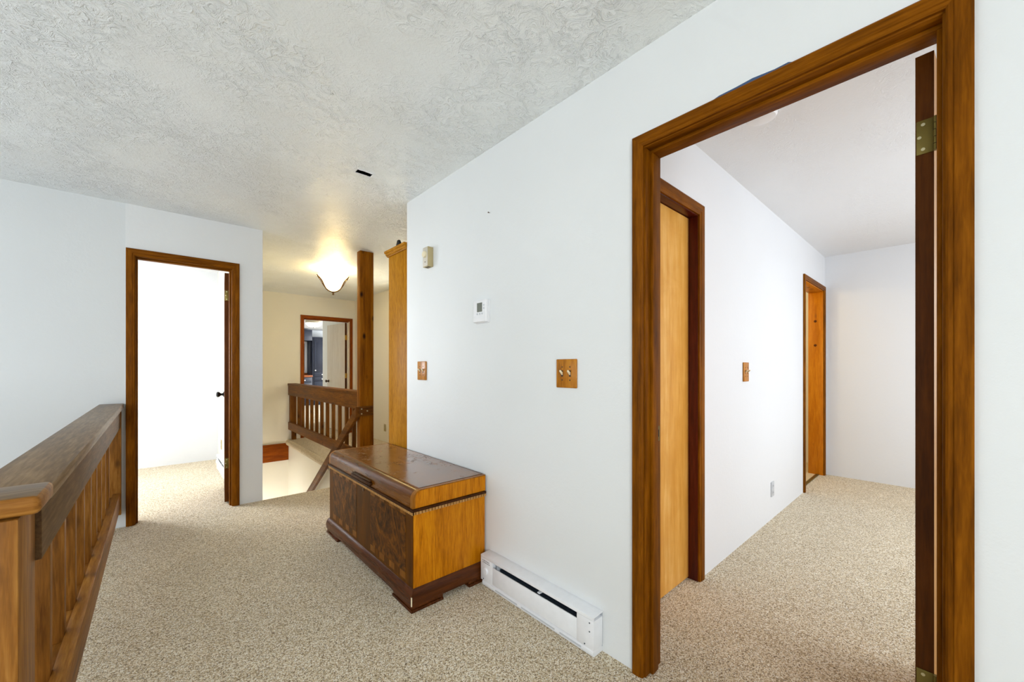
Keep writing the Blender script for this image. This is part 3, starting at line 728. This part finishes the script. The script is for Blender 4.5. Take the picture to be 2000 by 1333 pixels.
# ------------------------------------------------------------------ things on the walls
def switch_plate(x, y, z, hw, hh, label, facing='x'):
    """two-gang wooden switch plate; facing 'x': on a wall X=x looking to -X, 'y': on Y=y looking to -Y"""
    e = tag(empty('switch_plate', (x, y, z - hh)), label, 'switch plate')
    def bx(p0, p1, t0, t1, z0, z1):
        if facing == 'x': return MB().box(x - t1, x - t0, y + p0, y + p1, z + z0, z + z1)
        return MB().box(x + p0, x + p1, y - t1, y - t0, z + z0, z + z1)
    pl = make('plate', bx(-hw, hw, 0.0003, 0.009, -hh, hh), PLATE['z'], e, bevel=0.0035, seg=3)
    for p in (-0.023, 0.023):
        make('slot', bx(p - 0.005, p + 0.005, 0.009, 0.0094, -0.014, 0.014), dark_m, e)
        if facing == 'x':
            poly = [(x - 0.0094, z - 0.008), (x - 0.0094, z + 0.006), (x - 0.024, z + 0.016), (x - 0.026, z + 0.009)]
            make('toggle', MB().prism(poly, 'y', y + p - 0.0038, y + p + 0.0038), ivory, e, bevel=0.001)
        else:
            poly = [(y - 0.0094, z - 0.008), (y - 0.0094, z + 0.006), (y - 0.024, z + 0.016), (y - 0.026, z + 0.009)]
            make('toggle', MB().prism(poly, 'x', x + p - 0.0038, x + p + 0.0038), ivory, e, bevel=0.001)
        for s_ in (-0.030, 0.030):
            if facing == 'x':
                make('screw', MB().lathe([(0.0036, x - 0.009), (0.0036, x - 0.0100), (0.001, x - 0.0104)], (0, y + p, z + s_), 10, 'x'), bronze_m, e)
            else:
                make('screw', MB().lathe([(0.0036, y - 0.009), (0.0036, y - 0.0100), (0.001, y - 0.0104)], (x + p, 0, z + s_), 10, 'y'), bronze_m, e)
    return e
switch_plate(XW, 1.180, 1.173, 0.060, 0.066, 'oak double switch plate beside the large right doorway')
switch_plate(XW, 2.507, 1.178, 0.060, 0.066, 'oak double switch plate near the far end of the thermostat wall')
switch_plate(3.018, YC, 1.170, 0.050, 0.066, 'oak double switch plate inside the right room', 'y')

# white digital thermostat
ty, tz = 1.808, 1.523
e = tag(empty('digital_thermostat', (XW, ty, tz - 0.065)), 'white digital thermostat with grey screen in the middle of the wall', 'thermostat')
make('back_plate', MB().box(XW - 0.008, XW - .0003, ty - 0.062, ty + 0.062, tz - 0.066, tz + 0.066), white_pl, e, bevel=0.002)
bd = make('body', MB().box(XW - 0.028, XW - 0.008, ty - 0.058, ty + 0.058, tz - 0.062, tz + 0.064), white_pl, e, bevel=0.004, seg=3)
make('screen', MB().box(XW - 0.0287, XW - 0.028, ty - 0.026, ty + 0.022, tz - 0.004, tz + 0.048), lcd_m, bd)
make('cover_flap', MB().box(XW - 0.0295, XW - 0.028, ty - 0.055, ty + 0.055, tz - 0.058, tz - 0.026), white_pl, bd, bevel=0.0007)
for k in (-0.026, -0.004, 0.020):
    make('button', MB().lathe([(0.0055, XW - 0.028), (0.005, XW - 0.0298), (0.001, XW - 0.030)], (0, ty + k, tz - 0.015), 12, 'x'), grey_en, bd, smooth=True)
for k in (0.032, 0.014):
    make('button', MB().lathe([(0.0055, XW - 0.028), (0.005, XW - 0.0298), (0.001, XW - 0.030)], (0, ty - 0.041, tz + k), 12, 'x'), grey_en, bd, smooth=True)

# old beige dial thermostat
oy, oz = 2.395, 1.955
e = tag(empty('dial_thermostat', (XW, oy, oz - 0.06)), 'old beige dial thermostat mounted high near the wall end', 'thermostat')
bd = make('body', MB().box(XW - 0.042, XW - .0003, oy - 0.034, oy + 0.034, oz - 0.068, oz + 0.066), almond, e, bevel=0.003)
make('face_plate', MB().box(XW - 0.0438, XW - 0.042, oy - 0.031, oy + 0.031, oz - 0.064, oz + 0.062), putty, bd, bevel=0.0006)
make('dial', MB().lathe([(0.022, XW - 0.0438), (0.021, XW - 0.056), (0.018, XW - 0.058), (0.001, XW - 0.0585)], (0, oy, oz + 0.015), 24, 'x'), ivory, bd, smooth=True)
make('mark', MB().box(XW - 0.0444, XW - 0.0438, oy - 0.006, oy + 0.006, oz - 0.038, oz - 0.033), bronze_m, bd)
for k in (-0.014, 0.012):
    make('vent_slot', MB().box(XW - 0.034, XW - 0.012, oy + k - 0.008, oy + k + 0.008, oz - 0.0684, oz - 0.0665), dark_m, bd)

# nail in the wall
tag(make('nail', MB().lathe([(0.0015, XW - 0.0002), (0.0015, XW - 0.008), (0.004, XW - 0.0085), (0.004, XW - 0.0098), (0.001, XW - 0.010)], (0, 1.75, 2.078), 10, 'x'), bronze_m), 'single nail head in the bare upper wall', 'nail')

def outlet(x, y, z, facing, pm, label):
    e = tag(empty('outlet', (x, y, z - 0.058)), label, 'outlet')
    def bx(p0, p1, t0, t1, z0, z1):
        if facing == 'x': return MB().box(x - t1, x - t0, y + p0, y + p1, z + z0, z + z1)
        return MB().box(x + p0, x + p1, y - t1, y - t0, z + z0, z + z1)
    make('plate', bx(-0.036, 0.036, 0.0003, 0.006, -0.058, 0.058), pm, e, bevel=0.002)
    for s_ in (-0.026, 0.026):
        so = make('socket', bx(-0.016, 0.016, 0.006, 0.008, s_ - 0.014, s_ + 0.014), pm, e, bevel=0.001)
        for q in (-0.007, 0.007):
            make('slit', bx(q - 0.0016, q + 0.0016, 0.008, 0.0083, s_ - 0.005, s_ + 0.006), dark_m, so)
    return e
outlet(3.633, YC, 0.237, 'y', grey_en, 'pale outlet low on the closet wall of the right room')
outlet(XR, 6.122, 0.228, 'x', almond, 'beige outlet low on the far hall wall beside the oak cabinet')
outlet(0.6, 6.02, 0.25, 'x', almond, 'small outlet above the heater inside the left room')

# smoke detector
e = tag(empty('smoke_detector', (2.175, 0.615, CZ)), 'round white smoke detector on the right room ceiling', 'smoke detector')
make('base', MB().lathe([(0.073, CZ - .0003), (0.075, CZ - 0.010), (0.073, CZ - 0.014)], (2.175, 0.615, 0), 36), white_pl, e, smooth=True)
make('cover', MB().lathe([(0.068, CZ - 0.0142), (0.068, CZ - 0.024), (0.060, CZ - 0.036), (0.040, CZ - 0.041), (0.001, CZ - 0.042)], (2.175, 0.615, 0), 36), white_pl, e, smooth=True)
for k in range(16):
    t_ = 2 * math.pi * k / 16
    cx, cy = 2.175 + 0.0675 * math.cos(t_), 0.615 + 0.0675 * math.sin(t_)
    make('vent_slot', MB().box(cx - 0.004, cx + 0.004, cy - 0.004, cy + 0.004, CZ - 0.0215, CZ - 0.017), grey_en, e)

# slot in the hall ceiling
e = tag(empty('ceiling_slot', (SX, SY, CZ)), 'small dark rectangular slot with ragged paint edges in the ceiling', 'ceiling slot')
make('dark_box', MB().box(hx0 - .002, hx0, hy0, hy1, CZ + .002, CZ + .098).box(hx1, hx1 + .002, hy0, hy1, CZ + .002, CZ + .098).box(hx0, hx1, hy0 - .002, hy0, CZ + .002, CZ + .098).box(hx0, hx1, hy1, hy1 + .002, CZ + .002, CZ + .098).box(hx0, hx1, hy0, hy1, CZ + 0.02, CZ + 0.03), dark_m, e)
mb = MB()
for k in range(12):
    x_ = hx0 + (hx1 - hx0) * k / 12; w_ = (hx1 - hx0) / 12
    mb.box(x_, x_ + w_, hy0 - 0.004, hy0 + random.uniform(0.001, 0.007), CZ - 0.003, CZ + 0.001)
    mb.box(x_, x_ + w_, hy1 - random.uniform(0.001, 0.005), hy1 + 0.004, CZ - 0.003, CZ + 0.001)
make('ragged_paint', mb, white_pl, e)

# ------------------------------------------------------------------ hall lamp
LX, LY = 1.655, 5.20
e = tag(empty('hall_lamp', (LX, LY, CZ)), 'lit bell-shaped glass ceiling lamp with metal straps over the stairs', 'ceiling lamp')
make('canopy', MB().lathe([(0.066, CZ - .0003), (0.066, CZ - 0.010), (0.058, CZ - 0.020), (0.030, CZ - 0.040), (0.014, CZ - 0.055), (0.010, CZ - 0.060)], (LX, LY, 0), 28), canopy_m, e, smooth=True)
make('stem', MB().cyl((LX, LY, 0), 0.007, 2.135, CZ - 0.058, 12), canopy_m, e, smooth=True)
outer = [(0.186, 2.345), (0.176, 2.330), (0.155, 2.312), (0.130, 2.285), (0.112, 2.250), (0.096, 2.215), (0.076, 2.185), (0.045, 2.165), (0.012, 2.158)]
inn = [(rr - 0.005 if rr > 0.02 else rr, z + 0.004) for rr, z in reversed(outer)]
make('glass_bowl', MB().lathe(outer + inn, (LX, LY, 0), 40, closed=True), bowl_m, e, smooth=True)
make('finial', MB().lathe([(0.024, 2.157), (0.026, 2.150), (0.012, 2.142), (0.010, 2.132), (0.014, 2.124), (0.008, 2.114), (0.001, 2.112)], (LX, LY, 0), 18), bronze_m, e, smooth=True)
for k in range(3):
    t_ = R((185, 319, 72)[k])
    pts = [(LX + (rr + 0.009) * math.cos(t_), LY + (rr + 0.009) * math.sin(t_), z - 0.003) for rr, z in outer]
    st = make('strap', MB().tube(pts, 0.009, 8), bronze_m, e, smooth=True)
    pts = [(LX + (rr + 0.006 + 0.022 * math.sin(math.pi * i / 6)) * math.cos(t_), LY + (rr + 0.006 + 0.022 * math.sin(math.pi * i / 6)) * math.sin(t_), z - 0.004) for i, (rr, z) in enumerate(outer[:7])]
    make('strap_loop', MB().tube(pts, 0.004, 8), bronze_m, st, smooth=True)
l = bpy.data.lights.new('hall_lamp_bulb', 'POINT'); l.energy = 5; l.color = (1.0, 0.80, 0.55); l.shadow_soft_size = 0.05
lo = bpy.data.objects.new('hall_lamp_bulb', l); COL.objects.link(lo); lo.location = (LX + 0.05, LY, 2.30)

# unseen point light added to brighten the stairwell wall
l = bpy.data.lights.new('stairwell_fill', 'POINT'); l.energy = 23; l.color = (0.95, 0.97, 1.0); l.shadow_soft_size = 0.12
lo = bpy.data.objects.new('stairwell_fill', l); COL.objects.link(lo); lo.location = (0.95, 6.7, -1.45)

# bath lamp past the orange doorway
l = bpy.data.lights.new('bath_bulb', 'POINT'); l.energy = 16; l.color = (1.0, 0.78, 0.45); l.shadow_soft_size = 0.08
lo = bpy.data.objects.new('bath_bulb', l); COL.objects.link(lo); lo.location = (4.75, 1.9, 2.1)

# ------------------------------------------------------------------ distant room furniture
def cab_knob(parent, x, y, z):
    make('knob', MB().lathe([(0.008, y), (0.008, y - 0.012), (0.019, y - 0.018), (0.019, y - 0.028), (0.001, y - 0.032)], (x, 0, z), 12, 'y'), knobw_m, parent, smooth=True)
e = tag(empty('tall_navy_cabinet', (4.0, 13.9, 0)), 'tall navy cabinet with white knobs in the distant room', 'cabinet')
make('body', MB().box(3.70, 4.35, 13.62, 14.195, 0.0, 2.18), navy_m, e, bevel=0.004)
d = make('door', MB().box(3.75, 4.30, 13.598, 13.619, 1.06, 2.12), navy_m, e, bevel=0.004); cab_knob(d, 3.78, 13.598, 1.11)
make('door_panel', MB().box(3.82, 4.23, 13.592, 13.598, 1.16, 2.02), navy_m, d, bevel=0.004)
for (z0, z1, kx) in ((0.91, 1.045, 3.985), (0.765, 0.90, 3.985), (0.45, 0.755, 3.78), (0.1, 0.44, 3.78)):
    d = make('drawer', MB().box(3.75, 4.30, 13.598, 13.619, z0, z1), navy_m, e, bevel=0.004); cab_knob(d, kx, 13.598, (z0 + z1) / 2)
e = tag(empty('navy_vanity', (3.2, 13.9, 0)), 'low navy vanity under the mirror in the distant room', 'vanity')
make('body', MB().box(2.6, 3.695, 13.62, 14.195, 0.0, 0.90), navy_m, e, bevel=0.003)
for (x0, x1) in ((2.62, 3.13), (3.16, 3.67)):
    for (z0, z1) in ((0.72, 0.88), (0.42, 0.70), (0.1, 0.40)):
        d = make('drawer', MB().box(x0, x1, 13.598, 13.619, z0, z1), navy_m, e, bevel=0.004); cab_knob(d, x1 - 0.2, 13.598, (z0 + z1) / 2)
make('counter', MB().box(2.6, 3.698, 13.57, 14.195, 0.9005, 0.96), COUNTER['x'], e, bevel=0.004)
make('backsplash', MB().box(2.6, 3.698, 14.17, 14.198, 0.9605, 1.02), COUNTER['x'], e)
e = tag(empty('navy_wall_cabinet', (3.2, 13.9, 2.04)), 'navy cabinet above the mirror in the distant room', 'cabinet')
make('body', MB().box(2.6, 3.695, 13.62, 14.198, 2.06, 2.40), navy_m, e, bevel=0.003)
for (x0, x1) in ((2.62, 3.13), (3.16, 3.67)): make('door', MB().box(x0, x1, 13.60, 13.619, 2.08, 2.38), navy_m, e, bevel=0.003)
e = tag(empty('white_framed_mirror', (3.2, 14.1, 1.03)), 'dark mirror in a white frame above the vanity in the distant room', 'mirror')
make('glass', MB().box(2.75, 3.66, 14.165, 14.197, 1.06, 2.05), mirror_m, e)
for a_ in ((2.70, 2.78, 1.03, 2.055), (3.61, 3.69, 1.03, 2.055)): make('frame', MB().box(a_[0], a_[1], 14.15, 14.198, a_[2], a_[3]), white_en, e, bevel=0.004)
make('frame', MB().box(2.78, 3.61, 14.15, 14.198, 1.03, 1.11), white_en, e, bevel=0.004); make('frame', MB().box(2.78, 3.61, 14.15, 14.198, 1.985, 2.055), white_en, e, bevel=0.004)
e = tag(empty('flush_lamp', (3.07, 11.2, CZ)), 'lit flush ceiling lamp in the distant room', 'ceiling lamp')
make('ring', MB().lathe([(0.19, CZ - .0003), (0.195, CZ - 0.05), (0.185, CZ - 0.07)], (3.07, 11.2, 0), 28), canopy_m, e, smooth=True)
make('glass_dome', MB().lathe([(0.183, CZ - 0.07), (0.165, CZ - 0.12), (0.12, CZ - 0.16), (0.05, CZ - 0.18), (0.001, CZ - 0.182)], (3.07, 11.2, 0), 28), bowl2_m, e, smooth=True)
make('finial', MB().lathe([(0.012, CZ - 0.182), (0.014, CZ - 0.19), (0.001, CZ - 0.20)], (3.07, 11.2, 0), 12), bronze_m, e, smooth=True)

# scrap of blue masking tape left above the right door frame
tape_m = plain('blue_tape', srgb(58, 84, 120), 0.6)
tag(make('masking_tape', MB().prism([(0.545, 2.1058), (0.312, 2.1058), (0.325, 2.1125), (0.36, 2.111), (0.42, 2.1165), (0.47, 2.113), (0.52, 2.112)], 'x', XW - 0.0022, XW - 0.0004), tape_m), 'torn strip of blue masking tape above the right door frame', 'tape')
